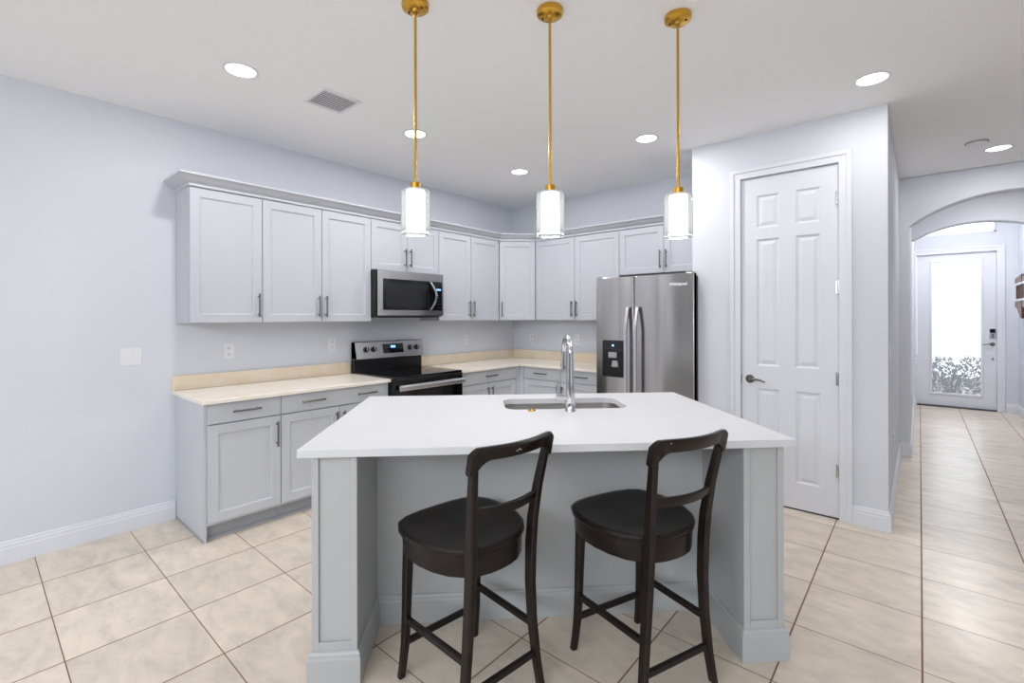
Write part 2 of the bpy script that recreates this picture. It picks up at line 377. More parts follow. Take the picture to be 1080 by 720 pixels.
# ------------------------------------------------------------------ pantry door (six raised panels)
def lever_set(parent, x, y, z, name='lever_handle', sgn=1, s=1.0):
    r = MB().tube([(x, y, z), (x, y - 0.012 * s, z)], [0.033 * s, 0.027 * s], 24).build(name, 'nickel', parent, bevel=0.002, smooth=True)
    pth = [(x, y - 0.008, z), (x, y - 0.035 * s, z), (x + sgn * 0.012 * s, y - 0.045 * s, z), (x + sgn * 0.05 * s, y - 0.048 * s, z + 0.004 * s), (x + sgn * 0.085 * s, y - 0.048 * s, z - 0.001), (x + sgn * 0.115 * s, y - 0.046 * s, z - 0.014 * s)]
    MB().tube(pth, [0.012 * s, 0.011 * s, 0.010 * s, 0.008 * s, 0.007 * s, 0.006 * s], 12).build('lever', 'nickel', r, smooth=True)
    return r
def panel_door(name, x0, x1, z0, z1, y, panels):
    """a slab whose panels are recessed with a raised field; face at y, slab behind"""
    P = MB()
    xs = sorted({x0, x1, *[v for p in panels for v in (p[0], p[2])]}); zs = sorted({z0, z1, *[v for p in panels for v in (p[1], p[3])]})
    for i in range(len(xs) - 1):
        for j in range(len(zs) - 1):
            cx, cz = (xs[i] + xs[i + 1]) / 2, (zs[j] + zs[j + 1]) / 2
            if any(p[0] < cx < p[2] and p[1] < cz < p[3] for p in panels): continue
            P.bm.faces.new([P.bm.verts.new(q) for q in ((xs[i], y, zs[j]), (xs[i + 1], y, zs[j]), (xs[i + 1], y, zs[j + 1]), (xs[i], y, zs[j + 1]))])
    for (a, b, c, d) in panels:
        def ring(ins, dep): return [(a + ins, y + dep, b + ins), (c - ins, y + dep, b + ins), (c - ins, y + dep, d - ins), (a + ins, y + dep, d - ins)]
        rings = [ring(0, 0), ring(0.012, 0.011), ring(0.018, 0.011), ring(0.042, 0.002)]
        vs = [[P.bm.verts.new(p) for p in r] for r in rings]
        for u_, v_ in zip(vs, vs[1:]):
            for k in range(4): P.bm.faces.new((u_[k], u_[(k + 1) % 4], v_[(k + 1) % 4], v_[k]))
        P.bm.faces.new(vs[-1])
    # sides and back of the slab
    t = 0.035
    v = [P.bm.verts.new(p) for p in ((x0, y, z0), (x1, y, z0), (x1, y, z1), (x0, y, z1), (x0, y + t, z0), (x1, y + t, z0), (x1, y + t, z1), (x0, y + t, z1))]
    for f in ((0, 4, 5, 1), (1, 5, 6, 2), (2, 6, 7, 3), (3, 7, 4, 0), (4, 7, 6, 5)): P.bm.faces.new([v[i] for i in f])
    bmesh.ops.remove_doubles(P.bm, verts=P.bm.verts, dist=0.0001)
    return P.build(name, 'door_paint')
dx0, dx1 = DX0 + 0.003, DX1 - 0.003
wl = dx1 - dx0
pa, pb, pc, pd = dx0 + 0.105, dx0 + wl / 2 - 0.052, dx0 + wl / 2 + 0.052, dx1 - 0.105
pz = ((0.20, 0.86), (1.03, 1.985), (2.07, 2.315))
pan = [(x, a, x2, b) for (a, b) in pz for (x, x2) in ((pa, pb), (pc, pd))]
d1 = struct(panel_door('door_1', dx0, dx1, 0.012, DZ - 0.004, YP + 0.012, pan), 'tall white six panel pantry door', 'door')
lever_set(d1, dx0 + 0.058, YP + 0.012, 0.925)
MB().box(dx0 - 0.003, YP + 0.002, 0.895, dx0 + 0.001, YP + 0.02, 0.955).build('strike_plate', 'nickel', d1)
for hz in (0.335, 0.97, 1.60, 2.22):
    hg = MB()
    for k in range(3): hg.cyl((dx1 + 0.002, YP - 0.004, hz - 0.045 + 0.031 * k), (dx1 + 0.002, YP - 0.004, hz - 0.045 + 0.031 * k + 0.029), 0.0075, n=12)
    hg.box(dx1 - 0.016, YP + 0.006, hz - 0.045, dx1 + 0.002, YP + 0.0115, hz + 0.045)
    hg.build('hinge', 'steel_bright', d1, smooth=True)
struct(MB().box(DX0, YP + 0.02, 0.0, DX1, YP + 0.06, 0.006).build('gap_shade', 'black_plastic'), 'dark strip painted as the shade under the pantry door', 'threshold')  # solid dark strip stands in for the shade under the door

# ------------------------------------------------------------------ front door with the full glass light
fx0, fx1, fz1 = -0.033, 0.853, 2.357
gx0, gx1, gz0, gz1 = 0.145, 0.69, 0.215, 2.23
D = MB()
D.box(fx0, YF + 0.03, 0.02, gx0, YF + 0.075, fz1); D.box(gx1, YF + 0.03, 0.02, fx1, YF + 0.075, fz1)
D.box(gx0, YF + 0.03, 0.02, gx1, YF + 0.075, gz0); D.box(gx0, YF + 0.03, gz1, gx1, YF + 0.075, fz1)
d2 = struct(D.build('door_2', 'door_paint'), 'white entrance door with a tall frosted glass light', 'door')
G = MB()
def rect_ring(o, y): return [(gx0 - o, y, gz0 - o), (gx1 + o, y, gz0 - o), (gx1 + o, y, gz1 + o), (gx0 - o, y, gz1 + o)]
G.loft([rect_ring(0.030, YF + 0.0305), rect_ring(0.030, YF + 0.022), rect_ring(0.022, YF + 0.017), rect_ring(-0.002, YF + 0.019), rect_ring(-0.004, YF + 0.0305)], cap=False, closed=True)
G.build('glass_frame', 'door_paint', d2)
MB().box(gx0, YF + 0.048, gz0, gx1, YF + 0.054, gz1).build('frosted_pane', 'frosted', d2)
k = MB().box(0.78, YF + 0.012, 1.07, 0.845, YF + 0.03, 1.215).build('keypad_lock', 'grey_plastic', d2, bevel=0.004)
MB().box(0.784, YF + 0.009, 1.155, 0.841, YF + 0.0125, 1.212).build('keypad', 'black_gloss', k)
W = MB()
for i in range(3):
    W.box(0.804, YF + 0.0095, 1.085 + 0.02 * i, 0.822, YF + 0.0125, 1.098 + 0.02 * i)
W.build('button', 'black_plastic', k)
lever_set(d2, 0.812, YF + 0.03, 0.985, sgn=-1, s=0.9)
MB().cyl((0.815, YF + 0.03, 0.77), (0.815, YF + 0.018, 0.77), 0.012, n=16).build('door_stop', 'nickel', d2, smooth=True)

# porch outside, seen through the glass
struct(MB().box(-3, YF + 0.165, -0.14, 4, 15, -0.02).build('porch_floor', 'concrete'), 'concrete porch outside the front door', 'porch')
sh = thing('shrub', 'dark leafy shrub outside, seen through the bottom of the front door glass', 'shrub', (0.40, 11.0, -0.02))
st = MB()
for k in range(9):
    a = 2 * PI * k / 9; st.tube([(0, 0, 0), (0.10 * math.cos(a), 0.10 * math.sin(a), 0.3), (0.28 * math.cos(a), 0.22 * math.sin(a), 0.58)], [0.012, 0.009, 0.004], 6)
st.build('stem', 'stem', sh)
lf = MB()
for k in range(3600):
    x, y, z = random.uniform(-0.62, 0.55), random.uniform(-0.22, 0.22), random.uniform(0.02, 0.74)
    if random.random() < (z - 0.55) * 3.0: continue
    a, t, s_ = random.uniform(0, 2 * PI), random.uniform(-0.7, 0.9), random.uniform(0.03, 0.06)
    d = Vector((math.cos(a) * math.cos(t), math.sin(a) * math.cos(t), math.sin(t))); p = Vector((x, y, z)); sd = d.cross(Vector((0, 0, 1))).normalized() * s_ * 0.35
    vs = [lf.bm.verts.new(q) for q in (p - d * s_, p + sd + Vector((0, 0, .004)), p + d * s_, p - sd + Vector((0, 0, .004)))]
    lf.bm.faces.new(vs)
fo = lf.build('foliage', 'leaf', sh); fo['kind'] = 'stuff'

# ------------------------------------------------------------------ cabinet pieces (local: x along the front, -y to the room, z up)
def shaker(name, x0, z0, x1, z1, yf, m, parent, rail=0.062, t=0.02):
    P = MB(); g = 0.0026
    a, b, c, d = x0 + g, z0 + g, x1 - g, z1 - g
    def ring(ins, dep): return [(a + ins, yf + dep, b + ins), (c - ins, yf + dep, b + ins), (c - ins, yf + dep, d - ins), (a + ins, yf + dep, d - ins)]
    rings = [ring(0, t), ring(0, 0.0015), ring(0.0015, 0), ring(rail - 0.006, 0), ring(rail - 0.003, 0.0025), ring(rail, 0.0035), ring(rail + 0.001, 0.009), ring(rail + 0.003, 0.0095)]
    P.loft(rings)
    return P.build(name, m, parent)
def slab_front(name, x0, z0, x1, z1, yf, m, parent, t=0.02):
    g = 0.0026
    return MB().box(x0 + g, yf, z0 + g, x1 - g, yf + t, z1 - g).build(name, m, parent, bevel=0.0015)
_pull = {}
def pull(parent, x, z, yf, horiz=False, length=0.16):
    key = (horiz, round(length, 3))
    if key not in _pull:
        P = MB(); h = length / 2; s_ = 0.028
        def pt(t, y): return (t, y, 0) if horiz else (0, y, t)
        P.tube([pt(-h, -s_), pt(h, -s_)], 0.0062, 12)
        for q in (-h + 0.016, h - 0.016): P.tube([pt(q, 0), pt(q, -s_)], 0.0055, 10)
        for q in (-h, h): P.tube([pt(q - 0.004, -s_), pt(q + 0.004, -s_)], 0.0075, 12)
        o = P.build('handle', 'nickel', parent, smooth=True); _pull[key] = o.data
    else:
        o = bpy.data.objects.new('handle', _pull[key]); COL.objects.link(o); o.parent = parent
    o.location = (x, yf, z)
    return o

DT = 0.02
def upper(name, label, loc, rotz, W_, D_, H_, doors, pz=0.125, group='grey wall cabinets'):
    """doors: (x0, x1, hinge side of the pull 'L'/'R')"""
    t = thing(name, label, 'cabinet', loc, rotz, group)
    yf = -D_
    MB().box(0.0005, yf + DT + 0.001, 0, W_ - 0.0005, -0.002, H_).build('cabinet_box', 'cab', t)
    for (x0, x1, sd) in doors:
        d = shaker('door', x0, 0.0, x1, H_ - 0.010, yf, 'cab', t)
        pull(d, x1 - 0.03 if sd == 'R' else x0 + 0.03, pz, yf)
    return t
R90 = PI / 2
ZU0, ZU1 = 1.364, 2.276
UH = ZU1 - ZU0; UD = 0.31
upper('wall_cabinet', 'single door grey wall cabinet at the left end of the run', (A, 0.962, ZU0), R90, 0.456, UD, UH, [(0, 0.456, 'R')])
upper('wall_cabinet', 'tall two door grey wall cabinet left of the microwave', (A, 1.418, ZU0), R90, 0.902, UD, UH, [(0, 0.453, 'R'), (0.453, 0.902, 'L')])
upper('wall_cabinet', 'short two door grey wall cabinet above the microwave', (A, 2.320, 1.822), R90, 0.770, UD, ZU1 - 1.822, [(0, 0.385, 'R'), (0.385, 0.770, 'L')], pz=0.13)
upper('wall_cabinet', 'tall two door grey wall cabinet right of the microwave', (A, 3.090, ZU0), R90, 0.888, UD, UH, [(0, 0.446, 'R'), (0.446, 0.888, 'L')])
upper('wall_cabinet', 'tall two door grey wall cabinet left of the refrigerator', (-3.345, YB, ZU0), 0, 1.064, UD, UH, [(0, 0.532, 'R'), (0.532, 1.064, 'L')])
upper('wall_cabinet', 'short two door grey wall cabinet above the refrigerator', (-2.281, YB, 1.815), 0, 0.94, UD, ZU1 - 1.815, [(0, 0.462, 'R'), (0.462, 0.924, 'L')], pz=0.13)
# diagonal corner cabinet
cfx, cfy = A + UD, 3.978
t = thing('corner_cabinet', 'narrow single door grey wall cabinet set diagonally in the corner', 'cabinet', (cfx, cfy, ZU0), PI / 4, 'grey wall cabinets')
wd = math.hypot(-3.345 - cfx, (YB - UD) - cfy)
inv = Matrix.Rotation(-PI / 4, 2)
poly = []
for (x, y) in ((cfx, cfy), (-3.345, YB - UD), (-3.345, YB - 0.002), (A + 0.002, YB - 0.002), (A + 0.002, cfy)):
    q = inv @ Vector((x - cfx, y - cfy)); poly.append((q.x, q.y))
poly[0] = (0.016, 0.021); poly[1] = (wd - 0.016, 0.021)
MB().prism(poly, 'z', 0, UH).build('cabinet_box', 'cab', t)
d = shaker('door', 0.004, 0, wd - 0.004, UH - 0.010, 0.0, 'cab', t); pull(d, 0.034, 0.125, 0.0)

# crown moulding
CR = [(0.0, ZU1 - 0.004), (0.006, ZU1 - 0.004), (0.006, ZU1 + 0.014), (0.014, ZU1 + 0.018), (0.030, ZU1 + 0.027), (0.052, ZU1 + 0.046), (0.066, ZU1 + 0.056), (0.072, ZU1 + 0.058), (0.072, ZU1 + 0.070), (0.0, ZU1 + 0.070)]
tag(MB().sweep([(A + 0.001, 0.962), (A + UD, 0.962), (A + UD, cfy), (-3.345, YB - UD), (XPL - 0.112, YB - UD)], CR).build('crown_moulding', 'cab'), 'grey crown moulding along the tops of the wall cabinets', 'moulding')

# base cabinets
BD = 0.61; ZB0, ZB1 = 0.118, 0.862
ZD = 0.733
def base_cab(name, label, loc, rotz, W_, fronts, drawers, end=None, filler=(0, 0)):
    t = thing(name, label, 'cabinet', loc, rotz, 'grey base cabinets'); yf = -BD
    MB().box(0.001, yf + DT + 0.001, 0.1, W_ - 0.001, -0.002, 0.864).build('cabinet_box', 'cab_base', t)
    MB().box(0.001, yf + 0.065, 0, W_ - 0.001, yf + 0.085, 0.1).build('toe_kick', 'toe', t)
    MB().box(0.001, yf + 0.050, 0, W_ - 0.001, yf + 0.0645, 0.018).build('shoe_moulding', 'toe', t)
    for (x0, x1, pulls) in drawers:
        d = slab_front('drawer', x0, ZD, x1, ZB1, yf, 'cab_base', t)
        for px in pulls: pull(d, px, (ZD + ZB1) / 2 + 0.005, yf, True)
    for (x0, x1, sd) in fronts:
        d = shaker('door', x0, ZB0, x1, ZD - 0.002, yf, 'cab_base', t)
        pull(d, x1 - 0.03 if sd == 'R' else x0 + 0.03, ZD - 0.125, yf)
    if end:
        MB().prism([(-BD + DT, 0), (-0.002, 0), (-0.002, 0.864), (-BD + DT, 0.864)], 'x', -0.016, -0.0005).build('end_panel', 'cab_base', t)
        MB().box(-0.018, -BD + 0.018, 0, -0.0162, -0.002, 0.02).build('shoe_moulding', 'toe', t)
    return t
base_cab('base_cabinet', 'narrow grey base cabinet with one drawer at the left end', (A, 0.976, 0), R90, 0.444, [(0, 0.444, 'R')], [(0, 0.444, [0.222])], end=True)
base_cab('base_cabinet', 'wide grey base cabinet with two handle drawer left of the range', (A, 1.42, 0), R90, 0.868, [(0, 0.434, 'R'), (0.434, 0.868, 'L')], [(0, 0.868, [0.225, 0.66])])
base_cab('base_cabinet', 'grey base cabinet between the range and the corner', (A, 3.068, 0), R90, 0.86, [(0.004, 0.43, 'R'), (0.43, 0.86, 'L')], [(0.004, 0.86, [0.45])])
base_cab('base_cabinet', 'grey two drawer base cabinet left of the refrigerator', (-3.280, YB, 0), 0, 0.985, [(0, 0.49, 'R'), (0.49, 0.98, 'L')], [(0, 0.49, [0.245]), (0.49, 0.98, [0.74])])
c = thing('corner_filler', 'narrow grey corner post between the two base cabinets', 'cabinet', (A, 3.93, 0))
MB().prism([(BD - DT, 0.001), (BD, 0.001), (BD, 0.055), (BD + 0.050, 0.055), (BD + 0.050, 0.077), (BD - DT, 0.077)], 'z', 0.1, 0.864).build('corner_post', 'cab_base', c)
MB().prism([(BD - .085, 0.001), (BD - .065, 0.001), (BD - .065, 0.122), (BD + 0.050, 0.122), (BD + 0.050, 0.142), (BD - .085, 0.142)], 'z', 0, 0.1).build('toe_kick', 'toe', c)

# worktops
ZC = 0.892
XC = A + 0.648; YC = YB - 0.648
MB_ = MB().box(A + 0.001, 0.936, 0.8655, XC, 2.290, ZC)
wt = tag(thing('worktop', 'cream marble worktop on the cabinets left of the range', 'worktop'), 'cream marble worktop on the cabinets left of the range', 'worktop', 'cream worktops')
MB_.build('slab', 'cream_sheen', wt, bevel=0.004)
MB().box(A + 0.001, 0.936, ZC + 0.0005, A + 0.021, 2.290, ZC + 0.102).build('upstand', 'cream', wt, bevel=0.002)
wt = thing('worktop', 'L shaped cream marble worktop turning the corner to the refrigerator', 'worktop', group='cream worktops')
MB().prism([(A + 0.001, 3.066), (XC, 3.066), (XC, YC), (-2.283, YC), (-2.283, YB - 0.001), (A + 0.001, YB - 0.001)], 'z', 0.8655, ZC).build('slab', 'cream_sheen', wt, bevel=0.004)
MB().prism([(A + 0.001, 3.066), (A + 0.021, 3.066), (A + 0.021, YB - 0.021), (-2.283, YB - 0.021), (-2.283, YB - 0.001), (A + 0.001, YB - 0.001)], 'z', ZC + 0.0005, ZC + 0.102).build('upstand', 'cream', wt, bevel=0.002)

# ------------------------------------------------------------------ range
t = thing('range', 'black and stainless freestanding electric range with rear controls', 'range', (A, 2.296, 0), R90)
RW = 0.762
MB().box(0, -0.655, 0.03, RW, -0.02, 0.885).build('body', 'black', t, bevel=0.004)
for fx in (0.05, RW - 0.05):
    for fy in (-0.6, -0.08): MB().cyl((fx, fy, 0), (fx, fy, 0.03), 0.018, n=12).build('foot', 'black_plastic', t)
ck = MB().box(-0.001, -0.675, 0.8855, RW + 0.001, -0.075, 0.905).build('cooktop', 'black_gloss', t, bevel=0.004)
M['burner'] = mat('burner_ring_print', (62, 62, 64), 0.2)
for (bx, by, r) in ((0.2, -0.2, 0.075), (0.56, -0.2, 0.09), (0.2, -0.5, 0.105), (0.56, -0.5, 0.08)):
    MB().lathe([(r, 0), (r, 0.0006), (r - 0.004, 0.0006), (r - 0.004, 0)], (bx, by, 0.9052), closed=True).build('burner_ring', 'burner', ck)
MB().box(0.004, -0.69, 0.858, RW - 0.004, -0.656, 0.8850).build('front_trim', 'black', t, bevel=0.004)
od = MB().box(0.004, -0.69, 0.215, RW - 0.004, -0.656, 0.8565).build('oven_door', 'black_gloss', t, bevel=0.006)
W = MB(); W.prism([(-0.745, 0.795), (-0.728, 0.79), (-0.722, 0.81), (-0.722, 0.835), (-0.738, 0.842), (-0.748, 0.825)], 'x', 0.02, RW - 0.02)
hd = W.build('handle', 'steel_bright', od, bevel=0.004, smooth=False)
for hx in (0.04, RW - 0.07): MB().box(hx, -0.724, 0.802, hx + 0.03, -0.689, 0.832).build('handle_mount', 'black_plastic', hd, bevel=0.003)
MB().box(0.004, -0.688, 0.05, RW - 0.004, -0.656, 0.205).build('drawer', 'black', t, bevel=0.005)
bgd = MB().prism([(-0.075, 0.8855), (-0.02, 0.8855), (-0.02, 1.15), (-0.075, 1.02)], 'x', 0.002, RW - 0.002).build('backguard', 'black', t, bevel=0.003)
# tilted stainless control panel
cp = MB(); pf = [(-0.118, 1.018), (-0.02, 1.018), (-0.02, 1.178), (-0.070, 1.178), (-0.082, 1.170)]
cp.prism(pf, 'x', 0.0, RW); cp = cp.build('control_panel', 'steel_h', t, bevel=0.004)
def on_panel(x, s_):   # s_ = 0..1 up the sloped face
    return (x, -0.118 + 0.036 * s_, 1.018 + 0.152 * s_)
nrm = Vector((0, -0.152, 0.036)).normalized()
nrm = Vector((0, -0.152, 0.036)).normalized()
def panel_plate(name, xa, xb, sa, sb, m, par, out=0.003):
    P = MB(); n_ = nrm
    pts = [on_panel(xa, sa), on_panel(xb, sa), on_panel(xb, sb), on_panel(xa, sb)]
    P.loft([[Vector(p) - n_ * 0.001 for p in pts], [Vector(p) + n_ * out for p in pts]]); return P.build(name, m, par)
for kx in (0.105, 0.185, 0.60, 0.68):
    p = Vector(on_panel(kx, 0.56))
    kb = MB().tube([p, p + nrm * 0.008, p + nrm * 0.024], [0.027, 0.025, 0.019], 20).build('knob', 'black_plastic', cp, smooth=True)
    q = p + nrm * 0.024
    MB().bar(q - Vector((0, 0, 0.015)) + nrm * 0.002, q + Vector((0, 0.0035, 0.015)) + nrm * 0.002, 0.002, 0.002).build('knob_marker', 'plastic', kb)
dsp = panel_plate('display', 0.285, 0.515, 0.28, 0.85, 'black_gloss', cp)
for i in range(3): panel_plate('digit', 0.375 + 0.018 * i, 0.387 + 0.018 * i, 0.60, 0.74, 'blue_led', dsp, 0.0036)

# ------------------------------------------------------------------ microwave
t = thing('microwave', 'stainless over the range microwave with black window and curved handle', 'microwave', (A, 2.323, 1.397), R90)
MW, MH = 0.742, 0.408
MB().box(0, -0.38, 0.012, MW, -0.003, MH + 0.012).build('body', 'black', t, bevel=0.003)
MB().box(0.02, -0.36, 0.0, MW - 0.02, -0.05, 0.0125).build('vent_plate', 'steel_dark', t)
F_ = MB(); fy0, fy1 = -0.402, -0.3805
wx0, wx1, wz0, wz1 = 0.055, 0.59, 0.068, 0.345
F_.box(0, fy0, 0.02, wx0, fy1, MH + 0.01); F_.box(wx1 + 0.135, fy0, 0.02, MW, fy1, MH + 0.01)
F_.box(wx0, fy0, 0.02, wx1 + 0.135, fy1, wz0); F_.box(wx0, fy0, wz1, wx1 + 0.135, fy1, MH + 0.01)
fr_ = F_.build('front_frame', 'steel_h', t)
dr = MB().box(wx0 + 0.0005, fy0 + 0.003, wz0 + .0005, wx1, fy1, wz1 - .0005).build('door', 'black_gloss', t)
MB().prism(rrect(wx0 + 0.03, wz0 + 0.03, wx1 - 0.05, wz1 - 0.04, 0.01), 'y', fy0 + 0.0018, fy0 + 0.0032).build('window', 'window_glass', dr)
hp = [(wx1 - 0.008 + 0.036 * math.sin(PI * k / 10), fy0 - 0.006 - 0.045 * math.sin(PI * k / 10), wz0 + 0.006 + (wz1 - wz0 - 0.012) * k / 10) for k in range(11)]
HB = MB(); HB.loft([[(x - 0.0125, y, z), (x + 0.0125, y, z), (x + 0.0105, y + 0.011, z), (x - 0.0105, y + 0.011, z)] for x, y, z in hp]); HB.build('handle', 'steel_bright', dr, smooth=False, bevel=0.003)
cpn = MB().box(wx1 + 0.0015, fy0 + 0.003, wz0 + .0005, wx1 + 0.1345, fy1, wz1 - .0005).build('control_panel', 'black_gloss', t)
for i in range(4): MB().box(wx1 + 0.072 + 0.013 * i, fy0 + 0.0022, 0.262, wx1 + 0.081 + 0.013 * i, fy0 + 0.0031, 0.277).build('digit', 'blue_led', cpn)
for i in range(3):
    for j in range(5): MB().box(wx1 + 0.075 + 0.017 * i, fy0 + 0.0024, 0.095 + 0.03 * j, wx1 + 0.085 + 0.017 * i, fy0 + 0.0031, 0.100 + 0.03 * j).build('key_mark', 'dark_slot', cpn)

# ------------------------------------------------------------------ refrigerator
t = thing('refrigerator', 'side by side stainless refrigerator with a black water dispenser', 'refrigerator', (-2.264, 3.80, 0))
FW, FH = 0.897, 1.757
MB().box(0.004, 0.098, 0.03, FW - 0.004, 0.775, 1.735).build('body', 'steel_dark', t, bevel=0.004)
MB().box(0.012, 0.071, 0.06, FW - 0.012, 0.0975, 1.72).build('gasket', 'black_plastic', t)
MB().box(0.02, 0.045, 0.0, FW - 0.02, 0.12, 0.055).build('base_grille', 'black_plastic', t)
def rounded_door(name, x0, x1, z0, z1):
    P = MB(); n = 10; bow = 0.012
    top = [(x0 + (x1 - x0) * k / n, -0.0 - bow * math.sin(PI * k / n) + 0.012) for k in range(n + 1)]
    poly = top + [(x1, 0.07), (x0, 0.07)]
    P.prism(poly, 'z', z0, z1); return P.build(name, 'steel', t, bevel=0.006, seg=3, smooth=True)
sp_ = 0.378
fd = rounded_door('freezer_door', 0.0, sp_ - 0.003, 0.06, FH)
rd = rounded_door('fridge_door', sp_ + 0.003, FW, 0.06, FH)
for dd, hx in ((fd, sp_ - 0.045), (rd, sp_ + 0.045)):
    n = 14; z0, z1 = 0.55, 1.485
    pts = [(hx, -0.020 - 0.045 * min(1, math.sin(PI * k / n) * 1.7), z0 + (z1 - z0) * k / n) for k in range(n + 1)]
    HB = MB(); HB.loft([[(x - 0.017, y + 0.006, z), (x - 0.012, y - 0.006, z), (x + 0.012, y - 0.006, z), (x + 0.017, y + 0.006, z), (x + 0.012, y + 0.014, z), (x - 0.012, y + 0.014, z)] for x, y, z in pts])
    hh = HB.build('handle', 'steel_bright', dd, smooth=True)
    for z in (z0 + 0.012, z1 - 0.012): MB().cyl((hx, -0.012, z), (hx, 0.004, z), 0.011, n=12).build('handle_mount', 'steel_dark', hh)
# dispenser
dx_0, dx_1, dz_0, dz_1 = 0.075, 0.295, 0.862, 1.19
dp = MB().prism(rrect(dx_0, dz_0, dx_1, dz_1, 0.014), 'y', -0.006, 0.002).build('dispenser', 'black_gloss', fd)
MB().prism(rrect(dx_0 + 0.012, dz_0 + 0.012, dx_1 - 0.012, dz_0 + 0.235, 0.012), 'y', -0.0068, -0.0055).build('dispenser_recess', 'black', dp)
MB().box(dx_0 + 0.07, -0.028, 1.035, dx_0 + 0.15, -0.0065, 1.085).build('water_spout', 'grey_plastic', dp, bevel=0.004)
MB().prism([(dx_0 + 0.10, 0.955), (dx_0 + 0.165, 0.955), (dx_0 + 0.158, 1.01), (dx_0 + 0.108, 1.01)], 'y', -0.024, -0.0065).build('paddle', 'grey_plastic', dp, bevel=0.003)
MB().box(dx_0 + 0.098, -0.0072, 1.137, dx_0 + 0.115, -0.0055, 1.152).build('indicator_light', 'blue_led', dp)
for hx in (0.03, FW - 0.05): MB().box(hx - 0.02, 0.02, FH + 0.0005, hx + 0.03, 0.12, FH + 0.014).build('hinge_cover', 'grey_plastic', t, bevel=0.003)
# maker's wordmark
cu = bpy.data.curves.new('wordmark', 'FONT'); cu.body = 'Whirlpool'; cu.size = 0.034; cu.extrude = 0.0010; cu.offset = 0.0012; cu.align_x = 'CENTER'
tmp = bpy.data.objects.new('wordmark_curve', cu); COL.objects.link(tmp); tmp.rotation_euler = (PI / 2, 0, 0); bpy.context.view_layer.update()
me = bpy.data.meshes.new_from_object(tmp.evaluated_get(bpy.context.evaluated_depsgraph_get())); me.transform(Matrix.Rotation(PI / 2, 4, 'X')); bpy.data.objects.remove(tmp)
me.materials.clear(); me.materials.append(M['badge'])
bd = bpy.data.objects.new('badge', me); COL.objects.link(bd); bd.parent = rd; bd.location = (0.772, 0.0022, 1.658); bd.rotation_euler.z = 0.053

# ------------------------------------------------------------------ island (local frame: x = long side, -y = seating side), turned 45 degrees
Q = PI / 4
ZI = 0.908; ZIB = ZI - 0.032
IU0, IU1, IV0, IV1 = -0.672, 1.277, 1.806, 3.0
isl = thing('kitchen_island', 'grey panelled island base with two thick end walls and a knee space', 'island', (0, 0, 0), Q)
def end_wall(u0, u1, outer):
    e = MB().box(u0 + 0.012, 1.857, 0, u1 - 0.012, 2.96, ZIB - 0.0005).build('end_wall', 'island', isl)
    # face frame of the end facing the stools
    fr = MB()
    fr.box(u0, 1.847, 0.10, u0 + 0.026, 1.8565, ZIB - 0.0005); fr.box(u1 - 0.026, 1.847, 0.10, u1, 1.8565, ZIB - 0.0005)
    fr.box(u0 + 0.026, 1.847, 0.10, u1 - 0.026, 1.8565, 0.16); 
    fr.build('face_frame', 'island', e, bevel=0.002)
    # thin side skins
    sk = MB(); sk.box(u0, 1.857, 0, u0 + 0.0115, 2.96, ZIB - 0.0005); sk.box(u1 - 0.0115, 1.857, 0, u1, 2.96, ZIB - 0.0005)
    sk.build('side_panel', 'island', e)
    return e
UL0, UL1, URR0, URR1 = -0.632, -0.462, 1.080, 1.250
end_wall(UL0, UL1, 'L'); end_wall(URR0, URR1, 'R')
VB = 2.20
MB().box(UL1 + 0.0005, VB, 0, URR0 - 0.0005, VB + 0.02, ZIB - 0.0005).build('back_panel', 'island', isl)
MB().box(UL1 + 0.0005, 2.93, 0.1, URR0 - 0.0005, 2.95, ZIB - 0.0005).build('cabinet_front', 'island', isl)
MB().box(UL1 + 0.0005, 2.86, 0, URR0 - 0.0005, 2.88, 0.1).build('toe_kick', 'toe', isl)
sk = [(0, 0), (0.015, 0), (0.015, 0.10), (0.012, 0.108), (0.012, 0.118), (0.007, 0.126), (0.0, 0.130)]
MB().sweep([(UL0, 2.96), (UL0, 1.847), (UL1, 1.847), (UL1, VB), (URR0, VB), (URR0, 1.847), (URR1, 1.847), (URR1, 2.96)][::1], sk).build('baseboard', 'island', isl, bevel=0.001, seg=1)

# worktop with the sink cut-out
su0, su1, sv0, sv1 = 0.150, 0.822, 2.505, 2.835
top = thing('island_worktop', 'white quartz island worktop with a sink cut-out', 'worktop', (0, 0, 0), Q)
hole = rrect(su0, sv0, su1, sv1, 0.07, 8)
def ring_square(pts):
    """for each hole point a matching point on the outer rectangle"""
    out = []
    for k, (x, y) in enumerate(pts):
        seg = k // 9; i = k % 9
        cxy = ((IU1, IV0), (IU1, IV1), (IU0, IV1), (IU0, IV0))[seg]
        out.append(cxy)
    return out
P = MB()
n = len(hole)
corner = ((IU1, IV0), (IU1, IV1), (IU0, IV1), (IU0, IV0))
rowsv = {}
for z in (ZIB, ZI):
    hv = [P.bm.verts.new((x, y, z)) for x, y in hole]; cv = [P.bm.verts.new((x, y, z)) for x, y in corner]; rowsv[z] = (hv, cv)
    for s_ in range(4):
        for i in range(8): P.bm.faces.new((hv[s_ * 9 + i], hv[s_ * 9 + i + 1], cv[s_]))
        P.bm.faces.new((hv[s_ * 9 + 8], hv[(s_ * 9 + 9) % n], cv[(s_ + 1) % 4], cv[s_]))
(hb, cb), (ht, ct) = rowsv[ZIB], rowsv[ZI]
for k in range(n): P.bm.faces.new((hb[k], hb[(k + 1) % n], ht[(k + 1) % n], ht[k]))
for k in range(4): P.bm.faces.new((cb[k], cb[(k + 1) % 4], ct[(k + 1) % 4], ct[k]))
P.build('slab', 'quartz', top, bevel=0.003)

